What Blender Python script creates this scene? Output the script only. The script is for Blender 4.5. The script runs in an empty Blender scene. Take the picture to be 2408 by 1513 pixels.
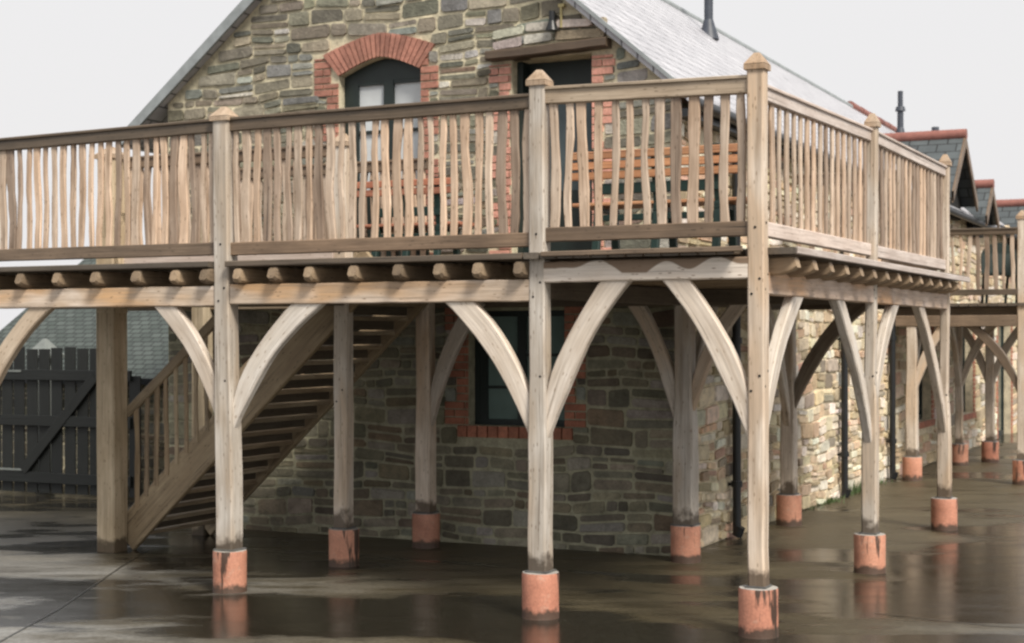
import bpy, math, random
from mathutils import Vector, Matrix
R = math.radians
scene = bpy.context.scene
COL = scene.collection
rnd = random.Random(7)

# ------------------------------------------------------------------ camera
cam_d = bpy.data.cameras.new("camera"); cam = bpy.data.objects.new("camera", cam_d); COL.objects.link(cam)
CAMP = Vector((3.155, -10.171, 2.0)); YAW = 0.4542
cam.location = CAMP
cam.matrix_world = Matrix.Translation(CAMP) @ Matrix.Rotation(YAW, 4, 'Z') @ Matrix.Rotation(R(90) - 0.0006, 4, 'X') @ Matrix.Rotation(-0.0021, 4, 'Z')
cam_d.sensor_width = 36.0; cam_d.lens = 36.0 * 3740.0 / 2408.0
cam_d.shift_y = 31.17 / 2408.0
cam_d.clip_end = 600; cam_d.clip_start = 0.1
cam_d.dof.use_dof = True; cam_d.dof.focus_distance = 9.0; cam_d.dof.aperture_fstop = 5.0
scene.camera = cam
scene.render.resolution_x = 1024; scene.render.resolution_y = 643

# ------------------------------------------------------------------ light (overcast, a bright soft patch of sky front right)
SUN_EL = 47.0; SUN_DIR = Vector((0.83, -0.56, 0)).normalized()
world = bpy.data.worlds.new("World"); scene.world = world; world.use_nodes = True
wn = world.node_tree; wn.nodes.clear()
sky = wn.nodes.new('ShaderNodeTexSky'); sky.sky_type = 'NISHITA'; sky.sun_disc = False
sky.sun_elevation = R(SUN_EL); sky.sun_rotation = math.atan2(SUN_DIR.x, SUN_DIR.y)
sky.air_density = 2.0; sky.dust_density = 6.0
mx = wn.nodes.new('ShaderNodeMix'); mx.data_type = 'RGBA'; mx.inputs['Factor'].default_value = 0.93
mx.inputs[7].default_value = (8.95, 8.85, 8.95, 1)
bg = wn.nodes.new('ShaderNodeBackground'); bg.inputs['Strength'].default_value = 0.1
wo = wn.nodes.new('ShaderNodeOutputWorld')
wn.links.new(sky.outputs[0], mx.inputs[6]); wn.links.new(mx.outputs[2], bg.inputs[0]); wn.links.new(bg.outputs[0], wo.inputs[0])
sun_d = bpy.data.lights.new("sun", 'SUN'); sun_d.energy = 4.6; sun_d.angle = R(16); sun_d.color = (1.0, 0.93, 0.83)
sun = bpy.data.objects.new("sun", sun_d); COL.objects.link(sun)
sdir = Vector((SUN_DIR.x * math.cos(R(SUN_EL)), SUN_DIR.y * math.cos(R(SUN_EL)), math.sin(R(SUN_EL))))
sun.rotation_euler = sdir.to_track_quat('Z', 'Y').to_euler(); sun.location = (8, -14, 14)
vs = scene.view_settings; vs.view_transform = 'Standard'; vs.look = 'None'; vs.exposure = 0.0; vs.gamma = 1.0
scene.cycles.filter_width = 2.4

# ------------------------------------------------------------------ materials
class NT:
    def __init__(s, name):
        s.m = bpy.data.materials.new(name); s.m.use_nodes = True; s.t = s.m.node_tree; s.t.nodes.clear()
        s.out = s.n('ShaderNodeOutputMaterial'); s.b = s.n('ShaderNodeBsdfPrincipled'); s.l(s.b.outputs[0], s.out.inputs[0])
    def n(s, typ, **kw):
        x = s.t.nodes.new(typ)
        for k, v in kw.items(): setattr(x, k, v)
        return x
    def l(s, a, b): s.t.links.new(a, b)
    def attr(s, name): return s.n('ShaderNodeAttribute', attribute_name=name)
    def noise(s, vec, scale, det=3, rough=.55, mp=None):
        if mp is not None:
            m = s.n('ShaderNodeMapping'); m.inputs['Scale'].default_value = mp; s.l(vec, m.inputs[0]); vec = m.outputs[0]
        x = s.n('ShaderNodeTexNoise'); x.inputs['Scale'].default_value = scale; x.inputs['Detail'].default_value = det; x.inputs['Roughness'].default_value = rough
        s.l(vec, x.inputs['Vector']); return x.outputs['Fac']
    def ramp(s, fac, stops):
        r = s.n('ShaderNodeValToRGB'); e = r.color_ramp.elements
        while len(e) < len(stops): e.new(.5)
        for q, (p, c) in zip(e, stops): q.position = p; q.color = (c, c, c, 1) if not isinstance(c, tuple) else (*c, 1)
        s.l(fac, r.inputs[0]); return r.outputs[0]
    def mix(s, f, a, b, bt='MIX'):
        x = s.n('ShaderNodeMix', data_type='RGBA', blend_type=bt)
        for sock, v in ((x.inputs[0], f), (x.inputs[6], a), (x.inputs[7], b)):
            if hasattr(v, 'links') or hasattr(v, 'is_linked'): s.l(v, sock)
            elif isinstance(v, tuple): sock.default_value = (*v, 1)
            elif sock.type == 'RGBA': sock.default_value = (v, v, v, 1)
            else: sock.default_value = v
        return x.outputs[2]
    def math(s, op, a, b=None, c=None):
        x = s.n('ShaderNodeMath', operation=op)
        for i, v in enumerate((a, b, c)):
            if v is None: continue
            if hasattr(v, 'is_linked'): s.l(v, x.inputs[i])
            else: x.inputs[i].default_value = v
        return x.outputs[0]
    def bump(s, h, strength, dist=.01):
        x = s.n('ShaderNodeBump'); x.inputs['Strength'].default_value = strength; x.inputs['Distance'].default_value = dist
        s.l(h, x.inputs['Height']); s.l(x.outputs[0], s.b.inputs['Normal'])

def wood_mat(name, pale, mid, dark, stain=.5, rough=.62, rim=False, foot=False, patch=None):
    k = NT(name); g = k.attr('gv').outputs['Vector']; col = k.attr('col').outputs['Color']
    grain = k.noise(g, 1, 4, .6, (2.2, 55, 55)); blot = k.noise(g, 1, 4, .6, (2.4, 5, 5)); blot2 = k.noise(g, 1, 3, .65, (1.1, 13, 13))
    base = k.mix(k.ramp(blot, [(.32, 0.), (.68, 1.)]), pale, mid)
    if patch: base = k.mix(k.ramp(k.noise(g, 1, 2, .5, (1.0, 3.5, 3.5)), [(.5, 0.), (.62, .8)]), base, patch)
    base = k.mix(k.ramp(blot2, [(.52, 0.), (.78, stain)]), base, dark)
    base = k.mix(k.ramp(grain, [(.35, .5), (.60, 0.)]), base, tuple(.68 * c for c in mid))
    v = k.n('ShaderNodeTexVoronoi'); m = k.n('ShaderNodeMapping'); m.inputs['Scale'].default_value = (2.1, 7, 7); k.l(g, m.inputs[0]); k.l(m.outputs[0], v.inputs['Vector'])
    base = k.mix(k.ramp(v.outputs['Distance'], [(.10, .75), (.2, 0.)]), base, dark)
    base = k.mix(k.ramp(k.noise(g, 1, 2, .5, (.9, 75, 75)), [(.66, 0.), (.71, .75)]), base, tuple(.4 * c for c in dark))      # drying splits
    base = k.mix(k.ramp(k.noise(g, 1, 4, .7, (.8, 2.2, 2.2)), [(.50, 0.), (.72, stain * .75)]), base, tuple(.55 * a_ + .45 * b_ for a_, b_ in zip(mid, dark)))   # broad weather stains
    if rim:   # scalloped rain stain hanging down from the top edge
        sx = k.n('ShaderNodeSeparateXYZ'); k.l(g, sx.inputs[0])
        cmb = k.n('ShaderNodeCombineXYZ'); k.l(sx.outputs[0], cmb.inputs[0])
        w = k.noise(cmb.outputs[0], 3.2, 0, .5)
        lv = k.math('SUBTRACT', k.math('MULTIPLY', k.ramp(w, [(.36, .0), (.62, 1.)]), .098), k.math('SUBTRACT', .078, sx.outputs[1]))
        base = k.mix(k.ramp(k.math('MULTIPLY_ADD', lv, 40, .5), [(.3, 0.), (.7, .92)]), base, tuple(.9 * c for c in dark))
    if foot:  # damp, blackened foot of a post just above its pier
        geo = k.n('ShaderNodeNewGeometry'); sz = k.n('ShaderNodeSeparateXYZ'); k.l(geo.outputs['Position'], sz.inputs[0])
        hh = k.math('SUBTRACT', k.math('MULTIPLY', k.noise(geo.outputs['Position'], 9, 3), .30), k.math('SUBTRACT', sz.outputs[2], .29 if foot is True else foot))
        base = k.mix(k.ramp(k.math('MULTIPLY_ADD', hh, 9, .5), [(.3, 0.), (.9, .9)]), base, tuple(.35 * c for c in dark))
    base = k.mix(1.0, base, col, 'MULTIPLY')
    k.l(base, k.b.inputs['Base Color']); k.b.inputs['Roughness'].default_value = rough
    k.bump(k.math('ADD', grain, k.math('MULTIPLY', blot2, .8)), .55, .006)
    return k.m

M = {}
M['oak'] = wood_mat('weathered_oak', (.70, .63, .55), (.52, .44, .355), (.20, .14, .09), .9, foot=True, patch=(.52, .39, .27))
M['oak_ground'] = wood_mat('weathered_newel', (.58, .48, .34), (.42, .33, .215), (.16, .11, .062), .7, foot=-.02)
M['oak_beam'] = wood_mat('oak_beam', (.76, .65, .55), (.55, .42, .30), (.19, .12, .07), .95, patch=(.62, .36, .16))
M['oak_rim'] = wood_mat('oak_rim', (.80, .74, .67), (.72, .63, .54), (.21, .135, .08), .2, rim=True)
M['oak_brace'] = wood_mat('oak_brace', (.80, .74, .67), (.63, .55, .46), (.28, .20, .13), .75)
M['oak_rail'] = wood_mat('dark_rail', (.16, .12, .085), (.105, .08, .055), (.045, .035, .026), .6, .5)
M['oak_rail_mid'] = wood_mat('brown_rail', (.235, .165, .11), (.15, .105, .07), (.06, .042, .028), .8, .5)
M['oak_rail_pale'] = wood_mat('pale_rail', (.70, .61, .55), (.56, .46, .40), (.28, .21, .16), .6, .6)
M['spindle'] = wood_mat('riven_spindle', (.68, .56, .455), (.46, .345, .255), (.16, .11, .072), .95, .6)
M['riser'] = wood_mat('dark_riser', (.12, .095, .066), (.085, .068, .046), (.03, .024, .018), .6, .7)  # dark colour stands in for shaded gaps between the treads
M['oak_rail_light'] = wood_mat('tan_rail', (.50, .41, .31), (.36, .28, .20), (.13, .095, .062), .8, .6)
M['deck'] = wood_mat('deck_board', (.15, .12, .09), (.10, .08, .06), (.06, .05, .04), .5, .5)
M['joist'] = wood_mat('joist_oak', (.27, .215, .15), (.19, .145, .10), (.07, .05, .035), .6, .7)  # base darkened to carry the shade beneath the deck
M['stair'] = wood_mat('stair_oak', (.46, .37, .25), (.31, .235, .15), (.10, .07, .042), .9, .6)  # stair wood darkened to imitate shade below the deck
M['gate'] = wood_mat('dark_gate_board', (.012, .014, .013), (.008, .010, .009), (.004, .005, .005), .5, .6)
M['bench'] = wood_mat('orange_bench_slat', (.62, .33, .17), (.48, .22, .11), (.25, .11, .06), .4, .5)
M['bench_red'] = wood_mat('red_bench_slat', (.48, .20, .12), (.36, .14, .085), (.2, .08, .05), .4, .5)

def stone_mat(name, rough=.85, bstr=.7, green=None):
    k = NT(name); col = k.attr('col').outputs['Color']; geo = k.n('ShaderNodeNewGeometry').outputs['Position']
    n1 = k.noise(geo, 9, 5, .65); n2 = k.noise(geo, 45, 4, .7); n3 = k.noise(geo, 2.3, 4, .6)
    base = k.mix(1., col, k.ramp(n1, [(.25, .6), (.5, 1.), (.75, 1.35)]), 'MULTIPLY')
    base = k.mix(1., base, k.ramp(n2, [(.3, .8), (.7, 1.18)]), 'MULTIPLY')
    base = k.mix(k.ramp(n3, [(.45, 0.), (.75, .35)]), base, (.13, .14, .08) if green is None else green)
    k.l(base, k.b.inputs['Base Color']); k.b.inputs['Roughness'].default_value = rough
    k.bump(k.math('ADD', n1, n2), bstr, .02); return k.m
M['stone'] = stone_mat('rubble_stone', green=(.16, .155, .125)); M['stone_warm'] = stone_mat('cream_rubble', green=(.42, .34, .24)); M['brick'] = stone_mat('red_brick', .8, .4, (.33, .17, .11)); M['mortar'] = stone_mat('lime_mortar', .9, .5, (.25, .25, .16))

def plain(name, c, rough=.5, metal=0., var=.25, scale=8., c2=None, spec=None):
    k = NT(name); tc = k.n('ShaderNodeTexCoord').outputs['Object']
    n = k.noise(tc, scale, 4, .6)
    k.l(k.mix(k.ramp(n, [(.35, 0.), (.65, 1.)]), c, c2 if c2 else tuple(x * (1 - var) for x in c)), k.b.inputs['Base Color'])
    k.b.inputs['Roughness'].default_value = rough; k.b.inputs['Metallic'].default_value = metal
    if spec is not None: k.b.inputs['Specular IOR Level'].default_value = spec
    k.bump(n, .15, .01); return k.m
M['green_metal'] = plain('dark_green_metal', (.012, .035, .03), .45)
M['green_fabric'] = plain('dark_green_seat', (.008, .022, .018), .6)
M['black'] = plain('black_cast_iron', (.012, .014, .016), .4)
M['flue'] = plain('dark_flue', (.055, .065, .085), .5)
M['frame'] = plain('dark_green_joinery', (.012, .022, .02), .5)
M['door'] = plain('grey_blue_door', (.07, .10, .11), .45)
M['dark'] = plain('dark_interior', (.010, .010, .010), .9)
M['bargeboard'] = plain('grey_bargeboard', (.30, .33, .34), .6)
M['lead'] = plain('lead_pad', (.05, .05, .05), .5)
M['whitepost'] = plain('pale_render', (.20, .22, .21), .7)
M['red_tile'] = plain('red_ridge_tile', (.29, .115, .09), .6, var=.3)
M['lamp'] = plain('yellow_conduit', (.5, .42, .2), .6)
M['leaf'] = plain('grass_blade', (.07, .11, .035), .7)
def pier_mat():
    k = NT('terracotta_pier'); geo = k.n('ShaderNodeNewGeometry').outputs['Position']; col = k.attr('col').outputs['Color']
    n = k.noise(geo, 6, 4); f = k.noise(geo, 60, 3, .7); sx = k.n('ShaderNodeSeparateXYZ'); k.l(geo, sx.inputs[0]); z = sx.outputs[2]
    base = k.mix(k.ramp(n, [(.35, 0.), (.7, 1.)]), (.60, .28, .185), (.46, .20, .13))
    base = k.mix(1., base, k.ramp(f, [(.3, .8), (.7, 1.15)]), 'MULTIPLY'); base = k.mix(1., base, col, 'MULTIPLY')
    base = k.mix(k.ramp(k.noise(geo, 14, 4, .7), [(.58, 0.), (.70, .5)]), base, (.50, .36, .28))
    st = k.noise(geo, 1, 4, .6, (10, 10, 1.3)); mud = k.noise(geo, 13, 3, .6)
    stn = k.math('ADD', st, k.math('MULTIPLY', k.math('SUBTRACT', z, .15), .22))
    base = k.mix(k.ramp(stn, [(.585, 0.), (.63, .92)]), base, (.028, .02, .014))
    foot = k.math('SUBTRACT', k.math('MULTIPLY', mud, .13), z)
    base = k.mix(k.ramp(k.math('MULTIPLY_ADD', foot, 14, .5), [(.3, 0.), (.8, .9)]), base, (.035, .027, .018))
    k.l(base, k.b.inputs['Base Color']); k.b.inputs['Roughness'].default_value = .6; k.bump(k.math('ADD', f, k.math('MULTIPLY', mud, 1.5)), .35, .006); return k.m
M['pier'] = pier_mat()
def slate_mat(name, c1, c2, rough, ax, scale=1.0, flip=False):
    k = NT(name); tc = k.attr('gv').outputs['Vector']
    br = k.n('ShaderNodeTexBrick'); br.offset = .5; br.inputs['Scale'].default_value = 1.0
    br.inputs['Brick Width'].default_value = .30 * scale; br.inputs['Row Height'].default_value = .20 * scale; br.inputs['Mortar Size'].default_value = .011
    br.inputs['Color1'].default_value = (*c1, 1); br.inputs['Color2'].default_value = (*c2, 1); br.inputs['Mortar'].default_value = (c2[0] * .3, c2[1] * .3, c2[2] * .3, 1)
    br.inputs['Bias'].default_value = 0.0
    k.l(tc, br.inputs['Vector'])
    n = k.noise(tc, 3.0, 5, .65)
    k.l(k.mix(1., br.outputs['Color'], k.ramp(n, [(.3, .8), (.7, 1.15)]), 'MULTIPLY'), k.b.inputs['Base Color'])
    k.l(k.ramp(n, [(.3, rough), (.7, min(1, rough + .2))]), k.b.inputs['Roughness'])
    k.bump(k.math('SUBTRACT', 1., br.outputs['Fac']), .5, .008); return k.m
M['slate'] = slate_mat('wet_slate', (.50, .50, .53), (.41, .41, .44), .25, 0)
M['slate_dark'] = slate_mat('dark_slate', (.085, .10, .105), (.05, .06, .065), .5, 0)
M['slate_shed'] = slate_mat('shed_slate', (.075, .092, .085), (.048, .062, .056), .6, 0, .55)
def glass_mat():
    k = NT('window_glass'); k.b.inputs['Base Color'].default_value = (.03, .05, .05, 1); k.b.inputs['Roughness'].default_value = .06
    k.b.inputs['Specular IOR Level'].default_value = .9
    tc = k.n('ShaderNodeTexCoord').outputs['Object']; k.bump(k.noise(tc, 2, 2), .03, .02); return k.m
M['glass'] = glass_mat()
M['curtain'] = plain('white_blind', (.62, .66, .68), .8, var=.15, scale=3)  # panes coloured white for the sky they reflect
M['curtain_dim'] = plain('pale_green_blind', (.16, .24, .22), .7, var=.2, scale=3)  # pale green pane colour
def ground_mat():
    k = NT('wet_yard'); geo = k.n('ShaderNodeNewGeometry').outputs['Position']
    mp = k.n('ShaderNodeMapping'); mp.inputs['Rotation'].default_value = (0, 0, R(-26)); k.l(geo, mp.inputs[0]); gr = mp.outputs[0]
    a = k.noise(gr, 1, 4, .55, (.33, .75, 1)); b = k.noise(gr, 1, 5, .6, (.9, 2.8, 1)); c = k.noise(geo, 28, 4, .7); d = k.noise(geo, 160, 2, .6)
    sx = k.n('ShaderNodeSeparateXYZ'); k.l(geo, sx.inputs[0]); X, Y = sx.outputs[0], sx.outputs[1]
    def g(v, c0, w): # soft bump centred on c0
        q = k.math('DIVIDE', k.math('SUBTRACT', v, c0), w); return k.math('POWER', 2.718, k.math('MULTIPLY', k.math('MULTIPLY', q, q), -1.))
    low = k.math('MULTIPLY', k.math('ADD', g(Y, -.35, .62), g(Y, 2.1, .1)), g(X, -2.0, 3.2))       # hollow along the front posts holds water
    low = k.math('ADD', low, k.math('MULTIPLY', g(X, 1.0, 1.1), g(Y, 3.4, 2.6)))                     # and one right of the deck
    dry = k.math('ADD', k.math('MULTIPLY', g(Y, 2.5, .75), g(X, -3.4, 1.9)), k.math('MULTIPLY', g(X, -.9, .9), g(Y, 8.6, 2.6)))
    w0 = k.math('ADD', k.math('MULTIPLY', a, .7), k.math('MULTIPLY', b, .3))
    w1 = k.math('SUBTRACT', k.math('ADD', w0, k.math('MULTIPLY', low, .17)), k.math('MULTIPLY', dry, .14))
    wet = k.ramp(w1, [(.485, 0.), (.535, 1.)])
    base = k.mix(k.ramp(b, [(.35, 0.), (.68, 1.)]), (.046, .037, .020), (.105, .086, .050))
    pale = k.math('MULTIPLY', k.math('ADD', k.math('MULTIPLY', g(X, -5.6, 2.2), g(Y, -1.6, 2.4)), k.math('MULTIPLY', g(X, 3.2, 1.6), g(Y, .2, 1.3))), k.ramp(b, [(.40, .15), (.55, 1.)]))  # sky sheen on the wet yard, painted as pale base colour
    base = k.mix(pale, base, (.27, .275, .27))
    base = k.mix(wet, base, (.014, .012, .008))
    v = k.n('ShaderNodeTexVoronoi'); v.inputs['Scale'].default_value = 95; k.l(geo, v.inputs['Vector'])
    base = k.mix(k.ramp(v.outputs['Distance'], [(.0, .5), (.32, 0.)]), base, (.22, .21, .18))
    base = k.mix(1., base, k.ramp(c, [(.3, .62), (.7, 1.4)]), 'MULTIPLY')
    k.l(base, k.b.inputs['Base Color'])
    k.l(k.mix(wet, k.ramp(b, [(.3, .30), (.7, .60)]), k.ramp(b, [(.3, .09), (.7, .26)])), k.b.inputs['Roughness'])
    x = k.n('ShaderNodeBump'); x.inputs['Distance'].default_value = .010
    k.l(k.mix(wet, .55, .06), x.inputs['Strength'])
    k.l(k.math('ADD', c, k.math('MULTIPLY', d, .5)), x.inputs['Height']); k.l(x.outputs[0], k.b.inputs['Normal'])
    return k.m
M['ground'] = ground_mat()
M['joint'] = plain('dark_joint', (.014, .014, .011), .3)

# ------------------------------------------------------------------ mesh builder
class MB:
    def __init__(s): s.v = []; s.f = []; s.g = []; s.c = []; s.sm = []
    def add(s, verts, faces, gv, col=(1, 1, 1), smooth=False):
        b = len(s.v); s.v += [tuple(v) for v in verts]; s.g += [tuple(x) for x in gv]; s.c += [col] * len(verts)
        s.f += [tuple(i + b for i in f) for f in faces]; s.sm += [smooth] * len(faces)
    def build(s, name, mat, parent=None, **props):
        me = bpy.data.meshes.new(name); me.from_pydata(s.v, [], s.f)
        ga = me.attributes.new('gv', 'FLOAT_VECTOR', 'POINT'); ga.data.foreach_set('vector', [x for p in s.g for x in p])
        ca = me.attributes.new('col', 'FLOAT_COLOR', 'POINT'); ca.data.foreach_set('color', [x for p in s.c for x in (*p, 1.)])
        me.polygons.foreach_set('use_smooth', s.sm); me.materials.append(mat); me.update()
        o = bpy.data.objects.new(name, me); COL.objects.link(o)
        if parent is not None:
            o.parent = parent; o.matrix_parent_inverse = Matrix.Identity(4)
            off = world_off(parent)
            for v in me.vertices: v.co -= off
        for k_, v_ in props.items(): o[k_] = v_
        return o
def world_off(p):
    o = Vector((0, 0, 0))
    while p is not None: o = o + p.location; p = p.parent
    return o

def loft(mb, pts, w, d, side, ch=.012, jit=0., tint=None, spread=.14):
    """chamfered timber along pts; w runs along 'side', d across it; grain coordinate = (length, across, through) in metres"""
    pts = [Vector(p) for p in pts]; n = len(pts); side = Vector(side)
    ws = w if isinstance(w, (list, tuple)) else [w] * n; ds = d if isinstance(d, (list, tuple)) else [d] * n
    if tint is None:
        q = 1 + rnd.uniform(-spread, spread); h = rnd.uniform(-.04, .04); tint = (q * (1 + h), q, q * (1 - h))
    off = Vector((rnd.uniform(0, 40), 0, 0)); offb = rnd.uniform(0, 9)
    verts = []; gv = []; L = 0.; faces = []
    for i in range(n):
        t = (pts[min(i + 1, n - 1)] - pts[max(i - 1, 0)]).normalized()
        s_ = (side - t * side.dot(t)).normalized(); b = t.cross(s_)
        if i: L += (pts[i] - pts[i - 1]).length
        a, e = ws[i] / 2, ds[i] / 2; c = min(ch, a * .6, e * .6)
        jx, jy = (rnd.uniform(-jit, jit), rnd.uniform(-jit, jit)) if jit else (0, 0)
        for (x, y) in ((a - c, e), (-a + c, e), (-a, e - c), (-a, -e + c), (-a + c, -e), (a - c, -e), (a, -e + c), (a, e - c)):
            verts.append(pts[i] + s_ * (x + jx) + b * (y + jy)); gv.append((off.x + L, x, y + offb))
    for i in range(n - 1):
        for j in range(8):
            k = (j + 1) % 8; faces.append((i * 8 + j, i * 8 + k, i * 8 + 8 + k, i * 8 + 8 + j))
    faces.append(tuple(range(7, -1, -1))); faces.append(tuple((n - 1) * 8 + j for j in range(8)))
    mb.add(verts, faces, gv, tint)
def line(a, b, n):
    a = Vector(a); b = Vector(b); return [a.lerp(b, i / n) for i in range(n + 1)]
def box(mb, x0, x1, y0, y1, z0, z1, col=(1, 1, 1), ax=0):
    vs_ = [(x, y, z) for z in (z0, z1) for y in (y0, y1) for x in (x0, x1)]
    f = [(0, 2, 3, 1), (4, 5, 7, 6), (0, 1, 5, 4), (2, 6, 7, 3), (0, 4, 6, 2), (1, 3, 7, 5)]
    o = rnd.uniform(0, 30)
    g = [((v[ax] + o), v[(ax + 1) % 3], v[(ax + 2) % 3]) for v in vs_]; mb.add(vs_, f, g, col)
def cyl(mb, c, r, h, n=28, r2=None, col=(1, 1, 1), cap=True, axis=None):
    r2 = r if r2 is None else r2; c = Vector(c); verts = []; ax = Vector(axis) if axis else Vector((0, 0, 1)); ax.normalize()
    u = ax.orthogonal().normalized(); v = ax.cross(u)
    for k, (rr, hh) in enumerate(((r, 0), (r2, h))):
        for i in range(n):
            a = 2 * math.pi * i / n; verts.append(c + u * rr * math.cos(a) + v * rr * math.sin(a) + ax * hh)
    mb.add(verts, [(i, (i + 1) % n, n + (i + 1) % n, n + i) for i in range(n)], verts, col, True)
    if cap:
        mb.add(verts[:n], [tuple(range(n - 1, -1, -1))], verts[:n], col); mb.add(verts[n:], [tuple(range(n))], verts[n:], col)
def empty(name, loc, label=None, cat=None, group=None, kind=None, parent=None):
    o = bpy.data.objects.new(name, None); COL.objects.link(o); o.location = loc; o.empty_display_size = .3
    if parent: o.parent = parent
    tag(o, label, cat, group, kind); return o
def tag(o, label=None, cat=None, group=None, kind=None):
    for k_, v_ in (('label', label), ('category', cat), ('group', group), ('kind', kind)):
        if v_: o[k_] = v_
    return o

# ------------------------------------------------------------------ ground
mb = MB(); S = 240
mb.add([(-S, -60, 0), (S, -60, 0), (S, 300, 0), (-S, 300, 0)], [(0, 1, 2, 3)], [(-S, -60, 0), (S, -60, 0), (S, 300, 0), (-S, 300, 0)])
tag(mb.build('ground', M['ground']), 'wet dark concrete yard with puddles under and around the deck', 'ground', kind='structure')
mb = MB()
def joint(pts, w):
    for a, b in zip(pts, pts[1:]):
        a = Vector(a); b = Vector(b); t = (b - a).normalized(); s_ = Vector((-t.y, t.x, 0)) * w
        q = [a - s_, b - s_, b + s_, a + s_]; mb.add(q, [(0, 1, 2, 3)], q)
joint([(-3.9, -3.4, .004), (-4.9, -1.2, .004), (-5.9, .7, .004), (-6.35, 1.6, .004)], .007)
joint([(.5, 1.15, .004), (1.3, 1.0, .004), (2.1, 1.1, .004), (3.2, .95, .004), (5, 1.0, .004)], .008)
tag(mb.build('yard_joint', M['joint']), 'dark joint lines crossing the wet yard', 'joint', kind='structure')

# ------------------------------------------------------------------ stone walls
GY = 3.3; SX = -1.78; WL = -7.45
def roofz(x, y=GY): return (6.75 - .845 * abs(x + 4.7) if x > -4.7 else 6.75 - .81 * abs(x + 4.7)) - .012 * (y - GY)
STONE_G = [((.19, .178, .135), 6), ((.25, .23, .175), 5), ((.15, .148, .118), 5), ((.31, .28, .215), 3), ((.225, .165, .12), 1.2), ((.46, .44, .41), 1.4), ((.22, .225, .205), 3)]
STONE_S = [((.56, .45, .30), 5), ((.66, .57, .42), 6), ((.42, .33, .21), 3), ((.55, .37, .26), 2), ((.74, .69, .58), 4), ((.30, .26, .20), 1.5)]  # side wall palette, sunlight brightening put into the colours
STONE_L = [((.205, .185, .130), 5), ((.255, .235, .175), 4), ((.14, .13, .095), 3), ((.185, .145, .10), 1.8), ((.28, .27, .225), 3)]  # lower wall palette, greenish damp plus painted under-deck shade
def pick(r, pal):
    t = r.uniform(0, sum(w for _, w in pal))
    for c, w in pal:
        t -= w
        if t <= 0: break
    q = r.uniform(.75, 1.3); return tuple(x * q * r.uniform(.94, 1.06) for x in c)
def rubble(mb, P, a0, a1, z0, z1, pal, blocked, top=None, seed=1, hmin=.07, hmax=.15, wmin=.13, wmax=.42, depth=.022, left=None):
    """coursed rubble: P(a, z, out) -> world point"""
    r = random.Random(seed); z = z0; ph = [r.uniform(0, 6) for _ in range(6)]
    def wob(a, zz): return .022 * math.sin(a * 1.9 + ph[0] + zz * 2.3) + .013 * math.sin(a * 5.1 + ph[1] + zz * 5) + .006 * math.sin(a * 13 + ph[2] + zz * 9)
    gap = .009
    while z < z1:
        h = r.uniform(hmin, hmax); zb, zt = z, z + h; z = zt
        lo, hi = a0, a1
        if top:
            cand = [a for a in [a0 + (a1 - a0) * i / 200 for i in range(201)] if top(a) > zt + .01]
            if not cand: continue
            lo, hi = cand[0], cand[-1]
        if left: lo = max(lo, left)
        a = lo
        bl = blocked(zb, zt)
        while a < hi - .04:
            for (b0, b1) in bl:
                if b0 - .01 <= a < b1: a = b1
            if a >= hi - .04: break
            w = r.uniform(wmin, wmax) * (.7 + h * 4); nb = min([b0 for b0, _ in bl if b0 > a] + [hi])
            e = a + w
            if nb - e < .09: e = nb
            e = min(e, nb)
            parts = [(zb, zt)]
            if h > .11 and r.random() < .45: mid = zb + h * r.uniform(.4, .6); parts = [(zb, mid), (mid, zt)]
            for (p0, p1) in parts:
                x0, x1 = a + gap, e - gap; y0, y1 = p0 + gap, p1 - gap
                if x1 - x0 < .02 or y1 - y0 < .015: continue
                j = lambda s_: r.uniform(-s_, s_)
                cx = min(.17 * (x1 - x0), .028); cz = min(.24 * (y1 - y0), .024)
                ring = [(x0 + cx * r.uniform(.3, 1.2), y0), (x1 - cx * r.uniform(.3, 1.2), y0 + j(.005)), (x1, y0 + cz * r.uniform(.3, 1.2)), (x1 + j(.004), y1 - cz * r.uniform(.3, 1.2)),
                        (x1 - cx * r.uniform(.3, 1.2), y1), (x0 + cx * r.uniform(.3, 1.2), y1 + j(.005)), (x0, y1 - cz * r.uniform(.3, 1.2)), (x0 + j(.004), y0 + cz * r.uniform(.3, 1.2))]
                ring = [(p, q + wob(p, p0 if q < (p0 + p1) / 2 else p1)) for p, q in ring]
                mxx = sum(p for p, q in ring) / 8; mzz = sum(q for p, q in ring) / 8
                dp = depth * r.uniform(.15, 1.15); col = pick(r, pal)
                V = [P(p, q, -.01) for p, q in ring] + [P(mxx + (p - mxx) * .955, mzz + (q - mzz) * .90, dp + j(.004)) for p, q in ring]
                F = [tuple(range(8, 16))] + [(i, (i + 1) % 8, 8 + (i + 1) % 8, 8 + i) for i in range(8)]
                mb.add(V, F, V, col)
            a = e
BC = [(.37, .17, .125)]
def BRK(q): return tuple(x * q for x in BC[0])
def bricks_rect(mb, P, a0, a1, z0, z1, r, h=.075, w=.22, out=.018, vertical=False):
    if vertical:
        a = a0
        while a < a1 - .03:
            e = min(a + h, a1); q = r.uniform(.8, 1.2); c = BRK(q)
            hb(mb, P, a + .005, e - .005, z0, z1, out, c); a = e
        return
    z = z0; k = 0
    while z < z1 - .02:
        e = min(z + h, z1); a = a0 - (w / 2 if k % 2 else 0)
        while a < a1 - .005:
            b = min(a + w, a1); s_ = max(a, a0)
            if b - s_ > .02:
                q = r.uniform(.8, 1.2); c = BRK(q)
                hb(mb, P, s_ + .005, b - .005, z + .005, e - .005, out, c)
            a = b
        z = e; k += 1
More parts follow.
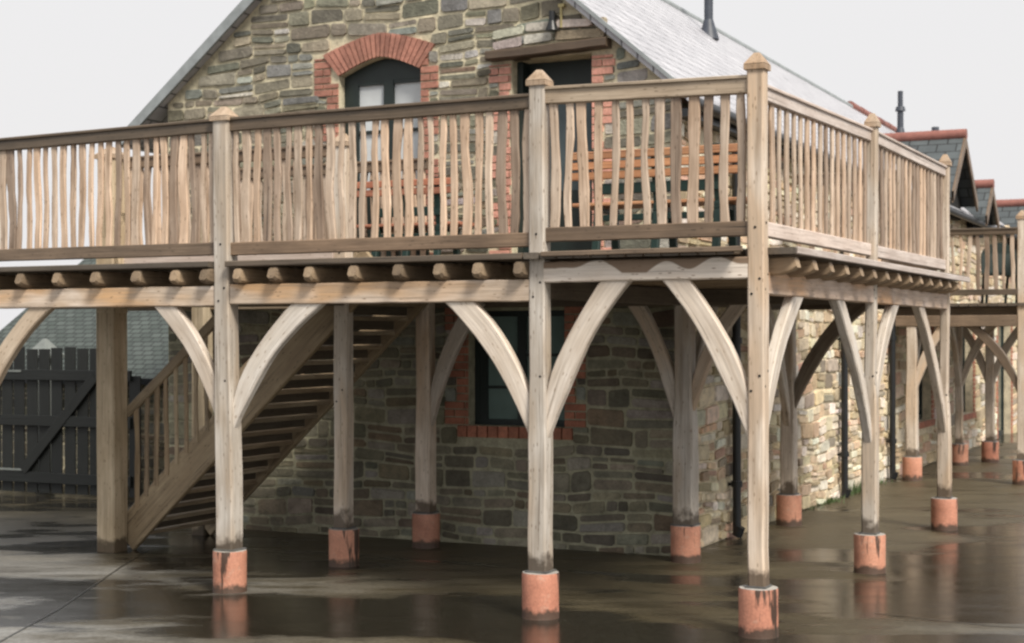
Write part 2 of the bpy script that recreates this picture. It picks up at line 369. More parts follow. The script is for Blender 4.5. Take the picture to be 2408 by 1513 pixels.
def hb(mb, P, a0, a1, z0, z1, out, c):
    V = [P(a0, z0, -.01), P(a1, z0, -.01), P(a1, z1, -.01), P(a0, z1, -.01), P(a0 + .003, z0 + .003, out), P(a1 - .003, z0 + .003, out), P(a1 - .003, z1 - .003, out), P(a0 + .003, z1 - .003, out)]
    mb.add(V, [(4, 5, 6, 7), (0, 1, 5, 4), (1, 2, 6, 5), (2, 3, 7, 6), (3, 0, 4, 7)], V, c)
PG = lambda a, z, o: (a, GY - o, z)          # gable wall faces -Y
PS = lambda a, z, o: (SX + o, a, z)          # side wall faces +X, a runs along Y
MC = (.60, .54, .39)
def slab_cells(mb, P, breaks, z0, top, holes, thick=.35, col=MC):
    for a, b in zip(breaks, breaks[1:]):
        m = (a + b) / 2; hs = sorted([(h[2](a), h[2](b), h[3](a), h[3](b)) for h in holes if h[0] - 1e-6 <= m <= h[1] + 1e-6])
        segs = []; cur = (z0, z0)
        for h in hs: segs.append((cur, (h[0], h[1]))); cur = (h[2], h[3])
        segs.append((cur, (top(a), top(b))))
        for (l0, l1), (t0, t1) in segs:
            if t0 - l0 < 1e-4 and t1 - l1 < 1e-4: continue
            V = [P(a, l0, 0), P(b, l1, 0), P(b, t1, 0), P(a, t0, 0), P(a, l0, -thick), P(b, l1, -thick), P(b, t1, -thick), P(a, t0, -thick)]
            mb.add(V, [(0, 1, 2, 3), (5, 4, 7, 6), (4, 0, 3, 7), (1, 5, 6, 2), (4, 5, 1, 0), (3, 2, 6, 7)], V, col)
barn = empty('stone_barn', (-4.7, GY, 0), 'stone barn with slate roof, brick arched window and timber lintel doorway behind the deck', 'barn')

# openings in the gable
AW0, AW1 = -5.33, -4.40; AC = -4.85
def arch_in(a):
    t = abs(a - AC) / ((AW1 - AW0) / 2 + .0); return 4.72 - .155 * min(t, 1.0) ** 1.5
def arch_out(a):
    t = abs(a - AC) / .70; return 4.955 - .19 * min(t, 1.0) ** 1.45
DL, DR, DT = -3.42, -2.60, 4.58
LW0, LW1, LB, LT = -3.88, -2.88, 1.13, 2.22
xs = sorted(set([WL, -4.7, AW0, AW1, AC, DL, DR, LW0, LW1, SX] + [AW0 + (AW1 - AW0) * i / 10 for i in range(11)]))
DF = 2.57
mb = MB()
slab_cells(mb, PG, xs, 2.35, lambda a: roofz(a) - .06, [(AW0, AW1, lambda a: DF, arch_in), (DL, DR, lambda a: DF, lambda a: DT)])
slab_cells(mb, PG, xs, 0, lambda a: 2.35, [(LW0, LW1, lambda a: LB, lambda a: LT)], col=(.38, .365, .26))  # lower mortar darkened to imitate shade under the deck
gable = mb.build('wall', M['mortar'], barn, label='gable wall of dark rubble stone')
def bl_gable(zb, zt):
    o = []
    zm = (zb + zt) / 2
    if zt > DF + .0 and zb < 4.775: o.append((-5.63 if zt > 4.4 else -5.55, -4.2))
    elif 4.775 <= zm < 4.96:
        half = .70 * max(0, (4.955 - zb) / .19) ** (1 / 1.45) if zb < 4.955 else 0
        o.append((AC - half, min(AC + half, -4.2)))
    if zt > DF - .02 and zb < 4.56: o.append((-3.66 if zm < 4.45 else -3.52, -2.36))
    if zt > 4.54 and zb < 4.70: o.append((-3.62, -2.42))
    if zt > .99 and zb < 2.3: o.append((-4.13, -2.66) if zb > 1.12 else (-4.0, -2.8))
    return sorted(o)
mb = MB(); rubble(mb, PG, WL, SX, 2.35, 6.7, STONE_G, bl_gable, top=lambda a: roofz(a) - .10, seed=3, hmin=.08, hmax=.16, wmin=.12, wmax=.40, depth=.024)
tooth = mb
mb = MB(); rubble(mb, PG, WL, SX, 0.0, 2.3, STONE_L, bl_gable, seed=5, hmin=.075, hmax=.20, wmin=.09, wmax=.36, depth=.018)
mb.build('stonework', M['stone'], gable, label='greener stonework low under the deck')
# brick dressings
r = random.Random(11); mb = MB()
N = 21
for i in range(N):     # voussoirs
    def A(t): return AC + (-.70 + 1.35 * t) * 1.0
    t0, t1 = i / N, (i + 1) / N
    ang0 = (-1 + 2 * t0) * .42; ang1 = (-1 + 2 * t1) * .42
    xi0, xi1 = AW0 + (AW1 - AW0) * t0, AW0 + (AW1 - AW0) * t1
    xo0, xo1 = AC - .66 + 1.28 * t0, AC - .66 + 1.28 * t1
    q = r.uniform(.82, 1.2); c = BRK(q); e = .006
    ring = [(xi0 + e, arch_in(xi0) + .002), (xi1 - e, arch_in(xi1) + .002), (xo1 - e, arch_out(xo1)), (xo0 + e, arch_out(xo0))]
    V = [PG(a, z, -.01) for a, z in ring] + [PG(a, z, .03) for a, z in ring]
    mb.add(V, [(4, 5, 6, 7), (0, 1, 5, 4), (1, 2, 6, 5), (2, 3, 7, 6), (3, 0, 4, 7)], V, c)
mb.build('brick_arch', M['brick'], barn)
def quoins(a_edge, sgn, z0, z1, w1, w2, bh=.075, rows=3):
    k = 0; z = z0
    while z < z1 - .01:
        e = min(z + bh * rows, z1); w = w1 if k % 2 else w2
        a, b = (a_edge - w, a_edge) if sgn < 0 else (a_edge, a_edge + w)
        bricks_rect(mb, PG, a, b, z, e, r)
        if w < max(w1, w2):     # stones tooth back in beside the short courses
            W = max(w1, w2); lo, hi = (a_edge - W, a_edge - w) if sgn < 0 else (a_edge + w, a_edge + W)
            rubble(tooth, PG, lo, hi, z, e - .05, [((.30, .29, .25), 2), ((.40, .37, .32), 2), ((.16, .15, .11), 2)], lambda p, q: [], seed=int(z * 100) + k, hmin=.09, hmax=.17, wmin=.14, wmax=.3)
        z = e; k += 1
for a_ in ((AW0, -1, DF, 4.50, .14, .29), (AW1, 1, DF, 4.76, .095, .20)):
    mb = MB(); quoins(*a_)
    if a_[1] < 0: bricks_rect(mb, PG, -5.62, -5.42, 4.50, 4.76, r)
    mb.build('brick_quoins', M['brick'], barn)
BC[0] = (.60, .30, .23)
for a_ in ((DL, -1, DF, 4.55, .13, .24), (DR, 1, DF, 4.56, .12, .24)):
    mb = MB(); quoins(*a_); mb.build('brick_jamb', M['brick'], barn, label='pinkish brick jamb of the doorway')
BC[0] = (.40, .16, .10)
mb = MB(); quoins(LW0, -1, LB, 2.28, .13, .26); quoins(LW1, 1, LB, 2.28, .12, .22)
bricks_rect(mb, PG, LW0 - .12, LW1 + .10, LB - .115, LB - .004, r, h=.11, vertical=True, out=.03); mb.build('brick_surround', M['brick'], barn, label='brick surround of the lower window')
tooth.build('stonework', M['stone'], gable)
# lintels
mb = MB(); loft(mb, line((-3.63, GY - .03, 4.615), (-2.40, GY - .03, 4.65), 8), .085, .24, (0, 0, 1), .012, .004, (.5, .5, .5)); mb.build('timber_lintel', M['oak_rail_mid'], barn)
mb = MB(); rubble(mb, PG, -3.62, -2.44, 4.70, 4.80, [((.5, .47, .42), 3), ((.42, .36, .26), 1)], lambda a, b: [], seed=8, hmin=.09, hmax=.1, wmin=.25, wmax=.5, depth=.05); mb.build('pale_stone_course', M['stone'], barn)
# lower window
def rectwin(x0, x1, z0, z1, yf, bars, mull, glassm=None, blind=None, fw=.055):
    fr = MB(); y = yf
    box(fr, x0, x0 + fw, y, y + .06, z0, z1); box(fr, x1 - fw, x1, y, y + .06, z0, z1); box(fr, x0 + fw, x1 - fw, y, y + .06, z0, z0 + fw); box(fr, x0 + fw, x1 - fw, y, y + .06, z1 - fw, z1)
    for b in bars: box(fr, x0 + fw, x1 - fw, y + .01, y + .05, b - .014, b + .014)
    for m_ in mull: box(fr, m_ - .045, m_ + .045, y + .004, y + .056, z0 + fw, z1 - fw)
    f = fr.build('window', M['frame'], barn)
    g = MB(); box(g, x0 + fw * .7, x1 - fw * .7, y + .028, y + .034, z0 + fw * .7, z1 - fw * .7); g.build('pane', M['glass'] if glassm is None else glassm, f)
    return f
f = rectwin(LW0, LW1, LB, LT, GY + .12, [1.49, 1.8], [-3.38, LW0 + .09], M['curtain_dim'])
tag(f, 'dark green framed lower window with pale panes')
# arched french window
fr = MB(); y = GY + .10
n = 10
for i in range(n):       # arched head board
    a, b = AW0 + (AW1 - AW0) * i / n, AW0 + (AW1 - AW0) * (i + 1) / n
    V = [(a, y, 4.505), (b, y, 4.505), (b, y, arch_in(b)), (a, y, arch_in(a)), (a, y + .06, 4.505), (b, y + .06, 4.505), (b, y + .06, arch_in(b)), (a, y + .06, arch_in(a))]
    fr.add(V, [(0, 1, 2, 3), (5, 4, 7, 6), (4, 5, 1, 0), (3, 2, 6, 7)], V)
box(fr, AW0, AW0 + .16, y, y + .06, DF, 4.505); box(fr, AW1 - .03, AW1, y, y + .06, DF, 4.505); box(fr, -4.875, -4.765, y - .005, y + .06, DF, 4.505)
for (a, b) in ((AW0 + .16, -4.875), (-4.765, AW1 - .03)):
    box(fr, a, b, y + .003, y + .055, 3.99, 4.02); box(fr, a, b, y + .004, y + .056, DF, 3.40); box(fr, a, b, y + .003, y + .055, 4.47, 4.504)
fw = fr.build('french_window', M['frame'], barn, label='arched dark green french window with white blinds behind its panes')
g = MB(); box(g, AW0 + .15, -4.87, y + .03, y + .036, 3.39, 4.48); g.build('pane', M['curtain'], fw, label='pane backed by a white blind')
g = MB(); box(g, -4.77, AW1 - .02, y + .03, y + .036, 3.39, 4.48); g.build('pane', M['curtain'], fw)
# doorway: recessed grey blue door
mb = MB(); box(mb, DL + .02, DR - .02, GY + .24, GY + .29, DF, 4.18); dr = mb.build('door', M['door'], barn, label='grey blue door deep in the doorway')
mb = MB(); box(mb, DL + .02, DR - .02, GY + .27, GY + .30, 4.18, DT); box(mb, DL, DL + .06, GY + .12, GY + .24, DF, DT - .004); box(mb, DR - .06, DR, GY + .12, GY + .24, DF, DT - .004); mb.build('door_frame', M['frame'], dr)  # dark panel above the door stands for its shadowed recess
mb = MB(); box(mb, DL + .1, DR - .1, GY + .225, GY + .238, DF + .1, 3.35); mb.build('lower_panel', M['frame'], dr)
# wall lamp and conduit
mb = MB(); cyl(mb, (-2.955, GY - .10, 4.80), .065, .09, 16, .03); cyl(mb, (-2.955, GY - .10, 4.89), .03, .09, 12); box(mb, -2.97, -2.94, GY - .10, GY, 4.93, 4.96); wl = mb.build('wall_lamp', M['black'], barn)
mb = MB(); cyl(mb, (-2.885, GY - .05, 4.83), .014, .22, 10); box(mb, -2.91, -2.85, GY - .065, GY - .02, 5.02, 5.05); mb.build('conduit', M['lamp'], wl)

# side wall (faces +X)
WIN = [(13.3, 14.6, .68, 2.3), (17.0, 18.2, .62, 2.3), (20.8, 22.4, 0.0, 2.3)]
YE = 25.2
ys = sorted(set([GY + .35, YE] + [v for w_ in WIN for v in w_[:2]]))
mb = MB(); slab_cells(mb, PS, ys, 0, lambda a: roofz(SX, a) - .02, [(w_[0], w_[1], (lambda z: (lambda a: z))(w_[2]), (lambda z: (lambda a: z))(w_[3])) for w_ in WIN], col=(.66, .57, .41))
side = mb.build('wall', M['mortar'], barn, label='long side wall of pale rubble stone')
def bl_side(zb, zt): return [(w_[0] - .17, w_[1] + .17) for w_ in WIN if zt > w_[2] - .1 and zb < w_[3] + .1]
mb = MB(); rubble(mb, PS, GY - .0, 11.4, 0, 4.15, STONE_S, bl_side, seed=21, hmin=.08, hmax=.19, wmin=.12, wmax=.36, depth=.03)
rubble(mb, PS, 11.4, 25.2, 0, 4.0, STONE_S, bl_side, seed=22, hmin=.1, hmax=.22, wmin=.16, wmax=.5, depth=.03)
mb.build('stonework', M['stone_warm'], side)
for w_ in WIN:
    mb = MB()
    for (a, b) in ((w_[0] - .16, w_[0]), (w_[1], w_[1] + .16)): bricks_rect(mb, PS, a, b, w_[2], w_[3], r)
    if w_[2] > .1: bricks_rect(mb, PS, w_[0] - .14, w_[1] + .14, w_[2] - .10, w_[2] - .004, r, h=.1, vertical=True, out=.04)
    bricks_rect(mb, PS, w_[0] - .12, w_[1] + .12, w_[3], w_[3] + .2, r, h=.1, vertical=True, out=.02)
    mb.build('brick_surround', M['brick'], barn)
    mb = MB(); x = SX - .18
    box(mb, x, x + .05, w_[0], w_[0] + .07, w_[2], w_[3]); box(mb, x, x + .05, w_[1] - .07, w_[1], w_[2], w_[3]); box(mb, x + .002, x + .048, w_[0] + .07, w_[1] - .07, w_[3] - .08, w_[3]); box(mb, x + .002, x + .048, w_[0] + .07, w_[1] - .07, w_[2], w_[2] + .08)
    m_ = (w_[0] + w_[1]) / 2; box(mb, x + .003, x + .047, m_ - .03, m_ + .03, w_[2] + .08, w_[3] - .08)
    f = mb.build('window' if w_[2] > .1 else 'door', M['frame'], barn)
    mb = MB(); box(mb, x + .02, x + .026, w_[0] + .05, w_[1] - .05, w_[2] + .04, w_[3] - .04); mb.build('pane', M['glass'], f)
# back / left wall so the barn is closed
mb = MB(); box(mb, WL, WL + .35, GY + .352, YE, 0, roofz(WL, YE) - .05, MC); mb.build('wall', M['mortar'], barn, label='far side wall')

# roof
def roof_plane(mb, x0, x1, y0, y1, zf, th=.09):
    def P(x, y, o=0): return (x, y, zf(x, y) + o)
    V = [P(x0, y0), P(x1, y0), P(x1, y1), P(x0, y1), P(x0, y0, -th), P(x1, y0, -th), P(x1, y1, -th), P(x0, y1, -th)]
    L = math.hypot(x1 - x0, zf(x1, y0) - zf(x0, y0))
    g = [(y0, 0, 0), (y0, L, 0), (y1, L, 0), (y1, 0, 0)] * 2
    fl = [(0, 1, 2, 3), (5, 4, 7, 6), (4, 5, 1, 0), (6, 7, 3, 2), (1, 5, 6, 2), (4, 0, 3, 7)]
    mb.add(V, fl, g)
RE = -1.62
mb = MB(); roof_plane(mb, -4.7, RE, GY - .12, YE + .1, roofz); roof = mb.build('roof', M['slate'], barn, label='pale wet slate roof slope')
mb = MB(); roof_plane(mb, -4.701, -8.0, GY - .12, YE + .1, roofz); mb.build('roof', M['slate'], barn, label='left roof slope')
mb = MB()
for x0, x1 in ((-4.7, -1.61), (-4.7, -8.02)):
    n = 10
    V = []
    bh_ = -.15 if x1 < -5 else -.062
    for (xx, dz) in ((x0, -.02), (x1, -.02), (x1, bh_), (x0, bh_)):
        V.append((xx, GY - .155, roofz(xx) + dz + .035))
    V += [(a, b + .035, c) for a, b, c in V]
    mb.add(V, [(0, 1, 2, 3), (5, 4, 7, 6), (4, 5, 1, 0), (3, 2, 6, 7), (1, 5, 6, 2)], V)
mb.build('bargeboard', M['bargeboard'], barn)
mb = MB(); cyl(mb, (-4.7, GY - .1, 6.72), .07, 18.2, 14, axis=(0, 1, -.012)); mb.build('ridge', M['bargeboard'], roof)
mb = MB()
for i in range(5):
    yy = 21.3 + i * .8; cyl(mb, (-4.7, yy, roofz(-4.7, yy) + .0), .10, .78, 12, .09, axis=(0, 1, -.012))
mb.build('ridge_tiles', M['red_tile'], roof, label='red clay ridge tiles')
mb = MB()
cyl(mb, (RE + .05, GY - .1, roofz(RE) - .10),   .055, YE - GY + .2, 12, axis=(0, 1, -.012)); mb.build('gutter', M['black'], barn)
mb = MB(); box(mb, SX + .02, RE - .01, GY - .1, YE, 3.93, 4.0); mb.build('soffit', M['black'], barn)
for k, yy in enumerate((4.75, 8.95, 11.55)):
    mb = MB(); X = SX + .09; cyl(mb, (X, yy, 0.06), .042, 3.75, 14)
    for z in (.5, 1.9, 3.2): cyl(mb, (X, yy, z), .056, .06, 14); box(mb, SX, X, yy - .015, yy + .015, z + .01, z + .04)
    cyl(mb, (X, yy, .02), .05, .1, 14, axis=(.4, 0, 1)); mb.build('drainpipe', M['black'], barn)
mb = MB()
box(mb, WL + .36, SX - .36, YE - .35, YE - .002, 0, 3.9, MC); V = [(WL, YE - .3, 3.9), (SX, YE - .3, 3.9), (-4.7, YE - .3, 6.38), (WL, YE, 3.9), (SX, YE, 3.9), (-4.7, YE, 6.38)]
mb.add(V, [(0, 1, 2), (5, 4, 3), (0, 2, 5, 3), (1, 4, 5, 2)], V, MC); mb.build('wall', M['mortar'], barn, label='far end wall')
# flues
mb = MB(); cyl(mb, (-4.15, 11.1, 6.15), .062, 1.9, 16); cyl(mb, (-4.15, 11.1, 6.12), .15, .28, 16, .065); mb.build('flue', M['flue'], roof)
mb = MB(); zz = roofz(-4.2, 23.6); cyl(mb, (-4.2, 23.6, zz - .15), .17, .40, 16, .07); cyl(mb, (-4.2, 23.6, zz + .2), .065, .5, 16); cyl(mb, (-4.2, 23.6, zz + .60), .11, .09, 16, .09); cyl(mb, (-4.2, 23.6, zz + .68), .055, .34, 16); mb.build('flue', M['flue'], roof)
mb = MB(); cyl(mb, (-3.75, 25.0, 5.5), .08, .98, 12); mb.build('flue', M['flue'], roof)
# dormers (cross gables)
def dormer(yc, zt, hw, xf, slope=.92, lab=None):
    d = MB(); xb = -4.6
    xr = -4.7 + (6.75 - .012 * (yc - GY) - zt) / .845
    for s_ in (-1, 1):
        zb = zt - hw * slope; xe = -4.7 + (6.75 - .012 * (yc - GY) - zb) / .845 - .05
        for th in (0,):
            V = [(xr - .1, yc, zt), (xf, yc, zt), (xf, yc + s_ * hw, zb), (xe, yc + s_ * hw, zb)]
            V += [(a, b, c - .08) for a, b, c in V]
            g = [(a, abs(b - yc) * 1.35, 0) for a, b, c in V]
            d.add(V, [(0, 1, 2, 3), (5, 4, 7, 6), (1, 5, 6, 2), (2, 6, 7, 3)], g)
    o = d.build('dormer_roof', M['slate_dark'], roof, **({'label': lab} if lab else {}))
    w = MB(); V = [(xf - .22, yc - hw + .12, zt - hw * slope - .3), (xf - .22, yc + hw - .12, zt - hw * slope - .3), (xf - .22, yc + hw - .12, zt - (hw - .12) * slope - .09), (xf - .22, yc, zt - .09), (xf - .22, yc - hw + .12, zt - (hw - .12) * slope - .09)]
    V2 = [(a - 1.2, b, c) for a, b, c in V]
    w.add(V + V2, [(0, 1, 2, 3, 4), (0, 4, 9, 5), (2, 1, 6, 7), (1, 0, 5, 6)], V + V2); w.build('dormer_front', M['dark'], barn)
    w = MB()
    for s_ in (-1, 1):
        V = [(xf + .005, yc, zt + .01), (xf + .005, yc + s_ * hw, zt - hw * slope + .01), (xf + .005, yc + s_ * hw, zt - hw * slope - .16), (xf + .005, yc, zt - .17)]
        V += [(a + .03, b, c) for a, b, c in V]; w.add(V, [(0, 1, 2, 3), (4, 5, 6, 7), (0, 1, 5, 4), (2, 3, 7, 6)], V)
    w.build('dormer_bargeboard', M['oak_rail_mid'], barn)
    w = MB(); cyl(w, (xr - .1, yc, zt + .02), .085, xf - xr + .14, 12, axis=(1, 0, 0)); w.build('dormer_ridge', M['red_tile'], barn)
dormer(15.4, 5.10, 1.05, -1.42, lab='nearest dormer roof with red ridge')
dormer(17.95, 4.53, .62, -1.42); dormer(22.6, 4.55, .75, -1.2)

# ------------------------------------------------------------------ main timber deck
deck = empty('timber_deck', (0, 0, 0), 'raised oak deck on arched posts with wavy spindle railings and terracotta piers', 'deck')
def post(x, y, ztop, wl, wu, zj, pier=True, cap=True, lean=(0, 0), parent=None, mat='oak', side=(1, 0, 0), z0=.33):
    p = parent or deck; mb = MB(); zs = [z0 if pier else 0.0, z0 + .25, .9, zj - .25, zj, zj + .22, 2.2, 2.9, 3.3, ztop]
    zs = [z for z in zs if z <= ztop]
    if zs[-1] != ztop: zs.append(ztop)
    ws = []
    for z in zs:
        t = min(1, max(0, (z - zj + .1) / .35)); ws.append(wl * (1 - t) + wu * t + rnd.uniform(-.003, .003))
    pts = [(x + lean[0] * (z / 3.7) + rnd.uniform(-.004, .004), y + lean[1] * (z / 3.7), z) for z in zs]
    loft(mb, pts, ws, ws, side, .012)
    o = mb.build('post', M[mat], p)
    tx, ty = pts[-1][0], pts[-1][1]
    if cap:
        c = MB(); h = wu / 2 + .014; zt = ztop
        for (z_, hh, z2, h2) in ((zt, h, zt + .035, h), (zt + .038, h, zt + .115, .018)):
            V = [(tx + a * hh, ty + b * hh, z_) for a, b in ((-1, -1), (1, -1), (1, 1), (-1, 1))] + [(tx + a * h2, ty + b * h2, z2) for a, b in ((-1, -1), (1, -1), (1, 1), (-1, 1))]
            c.add(V, [(0, 1, 5, 4), (1, 2, 6, 5), (2, 3, 7, 6), (3, 0, 4, 7), (4, 5, 6, 7), (3, 2, 1, 0)], [(v[2] * 3, v[0], v[1]) for v in V])
        c.c = [(.78, .68, .58)] * len(c.v); c.build('cap', M['oak'], o)
    if cap and pier and y < 7 and x > -5:
        for (dz, dx) in ((zj + .12, -.03), (zj + .22, .028), (2.26, -.025), (2.36, .03), (2.70, .0)):
            c = MB(); cyl(c, (x + lean[0] * dz / 3.7 + dx, y - (wl if dz < zj + .05 else wu) / 2 + .004, dz), .009, .007, 8, axis=(0, -1, 0)); c.build('peg', M['dark'], o)
            if x > -.5: c = MB(); cyl(c, (x + (wl if dz < zj + .05 else wu) / 2 - .004 + lean[0] * dz / 3.7, y + dx, dz + .03), .009, .007, 8, axis=(1, 0, 0)); c.build('peg', M['dark'], o)
    if pier:
        c = MB(); seg = 40; pc = rnd.uniform(.85, 1.1); pg_ = rnd.uniform(.94, 1.06)
        prof = [(.134, 0), (.132, .01), (.130, .10), (.131, .22), (.132, .305), (.128, .318)]
        V = []; cx, cy = x + lean[0] * .05, y
        for (rr, zz) in prof:
            for i in range(seg):
                a = 2 * math.pi * i / seg; V.append((cx + rr * math.cos(a), cy + rr * math.sin(a), zz))
        F = [(k * seg + i, k * seg + (i + 1) % seg, (k + 1) * seg + (i + 1) % seg, (k + 1) * seg + i) for k in range(len(prof) - 1) for i in range(seg)]
        c.add(V, F, V, (pc, pc * pg_, pc * pg_), True); pr = c.build('pier', M['pier'], o)
        c = MB(); cyl(c, (cx, cy, .300), .127, .020, 32, col=(.42, .40, .37)); box(c, cx - wl / 2 - .012, cx + wl / 2 + .012, cy - wl / 2 - .012, cy + wl / 2 + .012, .322, z0 + .004, (.1, .1, .1)); c.build('pier_top', M['mortar'], pr)
    return o
def brace(x, y, dx, dy, reach, zb, zt, w=.135, th=.075, off=.05, parent=None, mat='oak_brace', tint=None, bow=.72):
    """curved brace leaving the post at zb and meeting the beam at zt, 'reach' from the post centre"""
    mb = MB(); P0 = Vector((off - .012, zb - .06)); P1 = Vector((off + (reach - off) * .22, zb + (zt - zb) * (bow - .11))); P2 = Vector((reach + .045, zt + .075)); n = 14; pts = []; ws = []
    for i in range(n + 1):
        t = i / n; q = P0 * (1 - t) ** 2 + P1 * 2 * t * (1 - t) + P2 * t * t
        pts.append((x + dx * q.x, y + dy * q.x, q.y)); ws.append(w * (.26 + .82 * math.sin(min(1, t * 2.0 + .05) * math.pi / 2)) * (1 + .05 * math.sin(t * 9 + reach * 40)))
    loft(mb, pts, th, ws, (-dy, dx, 0), .010, .0015, tint)
    return mb.build('brace', M[mat], parent or deck)
def beam(p0, p1, h, t, mat='oak_beam', name='beam', parent=None, tint=None, jit=.002, n=14, lab=None):
    mb = MB(); loft(mb, line(p0, p1, n), h, t, (0, 0, 1), .008, jit, tint)
    o = mb.build(name, M[mat], parent or deck)
    if lab: o['label'] = lab
    return o
PX2, PX1, PX0 = -1.591, -4.26, -6.98; PY4, PY5 = 3.104, 6.309
post(0, 0, 3.74, .118, .116, 1.5)
post(PX2, 0, 3.745, .142, .120, 1.48)
post(PX1, 0, 3.66, .160, .142, 1.42, lean=(-.046, 0))
post(PX0, 0, 3.66, .155, .14, 1.42)
post(0, PY4, 3.72, .122, .088, 1.42, lean=(.03, 0))
post(0, PY5, 3.70, .130, .086, 1.15, lean=(.015, 0))
# inner posts
post(-1.60, 3.03, 2.36, .185, .15, 1.2, cap=False)
post(-1.53, 6.0, 2.36, .150, .13, 1.2, cap=False)
post(-4.19, 1.55, 3.62, .13, .13, 1.3)
post(-4.13, 2.90, 2.36, .155, .14, 1.2, cap=False)
post(-6.62, 1.42, 3.62, .205, .19, 3.0, pier=False, mat='oak_ground')
post(-6.62, 2.78, 3.62, .16, .15, 3.0, pier=False, mat='oak_ground')
# braces on the front
brace(PX1, 0, -1, 0, .64, 1.30, 2.22); brace(PX1, 0, 1, 0, .78, 1.34, 2.22, .15)
brace(PX2, 0, -1, 0, .66, 1.32, 2.22, .15); brace(PX2, 0, 1, 0, .60, 1.30, 2.36, .15, bow=.68)
brace(0, 0, -1, 0, .58, 1.36, 2.36, .14, bow=.66); brace(PX0, 0, 1, 0, .88, 1.15, 2.22, .14, tint=(.8, .72, .62))
brace(0, 0, 0, 1, .95, 1.3, 2.27, .13); brace(0, PY4, 0, -1, 1.15, 1.15, 2.27, .13, bow=.6); brace(0, PY4, 0, 1, .98, 1.3, 2.27, .13); brace(0, PY5, 0, -1, 1.35, 1.05, 2.27, .13, bow=.6)
# braces on the inner posts
brace(-1.60, 3.03, -1, 0, .45, 1.15, 2.24, .12, mat='oak'); brace(-1.60, 3.03, 0, 1, .75, 1.15, 2.24, .12, mat='oak'); brace(-1.60, 3.03, 1, 0, .5, 1.3, 2.24, .11, mat='oak')
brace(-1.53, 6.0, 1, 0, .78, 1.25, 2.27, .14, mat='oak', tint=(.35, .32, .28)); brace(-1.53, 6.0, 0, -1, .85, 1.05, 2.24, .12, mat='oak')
brace(-4.13, 2.90, 1, 0, .52, 1.15, 2.24, .13, mat='oak')
# beams
beam((PX0 - .6, 0, 2.30), (PX1 - .07, 0, 2.30), .155, .11, n=20); beam((PX1 + .045, 0, 2.31), (PX2 - .055, 0, 2.305), .155, .11, n=20)
beam((PX2 + .055, -.005, 2.432), (-.052, -.005, 2.436), .145, .10, 'oak_rim', 'rim_joist', n=20, lab='pale rim joist with scalloped rain stains')
beam((0, .062, 2.335), (0, PY4 - .05, 2.325), .15, .10, tint=(1.02, .97, .97)); beam((0, PY4 + .05, 2.325), (0, PY5 - .05, 2.315), .15, .10, tint=(1.02, .97, .97))
beam((-1.60, .06, 2.315), (-1.60, 6.35, 2.315), .14, .12, 'joist', tint=(.6, .6, .6)); beam((-4.2, .08, 2.315), (-4.2, 3.2, 2.315), .14, .12, 'joist', tint=(.6, .6, .6))  # inner beam tints, here and on the next line, paint under-deck shade
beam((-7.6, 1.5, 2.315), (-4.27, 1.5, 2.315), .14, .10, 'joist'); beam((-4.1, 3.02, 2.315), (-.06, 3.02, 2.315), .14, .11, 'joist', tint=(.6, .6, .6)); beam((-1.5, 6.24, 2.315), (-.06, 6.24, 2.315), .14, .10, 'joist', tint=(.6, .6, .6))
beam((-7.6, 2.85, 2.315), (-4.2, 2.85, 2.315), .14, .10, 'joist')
# joists: ends show along the front (left two bays) and along the right side
def joist_front(x, y1):
    mb = MB(); z = 2.452; x += rnd.uniform(-.01, .01)
    loft(mb, [(x, -.135, z + .012), (x, -.115, z + .004), (x, -.04, z), (x, .4, z), (x, y1, z)], [.085, .108, .125, .125, .125], [.070, .085, .095, .10, .10], (0, 0, 1), .016, .004, tint=(lambda q: (1.25 * q, 1.17 * q, 1.08 * q))(rnd.uniform(.6, 1.3))); mb.build('joist', M['joist'], deck)
for x in (-7.45, -7.08, -6.70, -6.295, -5.894, -5.499, -5.076, -4.698, -4.40, -4.10): joist_front(x, 1.44)
for x in (-3.777, -3.451, -3.06, -2.679, -2.343, -2.016, -1.70): joist_front(x, 3.22)
y = .16; k = 0
while y < 6.25:
    if abs(y - PY4) > .12:
        mb = MB(); z = 2.448
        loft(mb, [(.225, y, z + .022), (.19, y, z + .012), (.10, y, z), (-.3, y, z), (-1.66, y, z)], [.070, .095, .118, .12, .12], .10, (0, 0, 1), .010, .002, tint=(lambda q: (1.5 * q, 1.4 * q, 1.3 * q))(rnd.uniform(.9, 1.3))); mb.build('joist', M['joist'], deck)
    y += .44
# floorboards (top at 2.565); left part runs along X with the stairwell left open, right part along Y
mb = MB()
y = -.135
while y < 3.26:
    y1 = min(y + .128, 3.26); segs = [(-7.8, -6.56), (-3.86, -1.70)] if (y1 > 1.56 and y < 2.74) else [(-7.8, -1.70)]
    if y < .06: segs = [(-7.8, PX0 - .09), (PX0 + .09, PX1 - .11), (PX1 + .05, PX2 - .08)] if True else segs
    for a, b in segs: loft(mb, line((a, (y + y1) / 2, 2.545 + rnd.uniform(-.002, .002)), (b, (y + y1) / 2, 2.545), 4), .118, .045, (0, 1, 0), .006)
    y = y1 + .004
x = -1.66
while x < .22:
    x1 = min(x + .125, .235); xm = (x + x1) / 2
    if abs(xm) < .07: rng = [(.07, PY4 - .07), (PY4 + .07, PY5 - .07)]
    else: rng = [(-.135 if xm < -.05 else .03, 6.34)]
    for a, b in rng: loft(mb, line((xm, a, 2.545), (xm, b, 2.545 + rnd.uniform(-.002, .002)), 5), .117, .045, (1, 0, 0), .006)
    x = x1 + .004
mb.build('floorboards', M['deck'], deck)
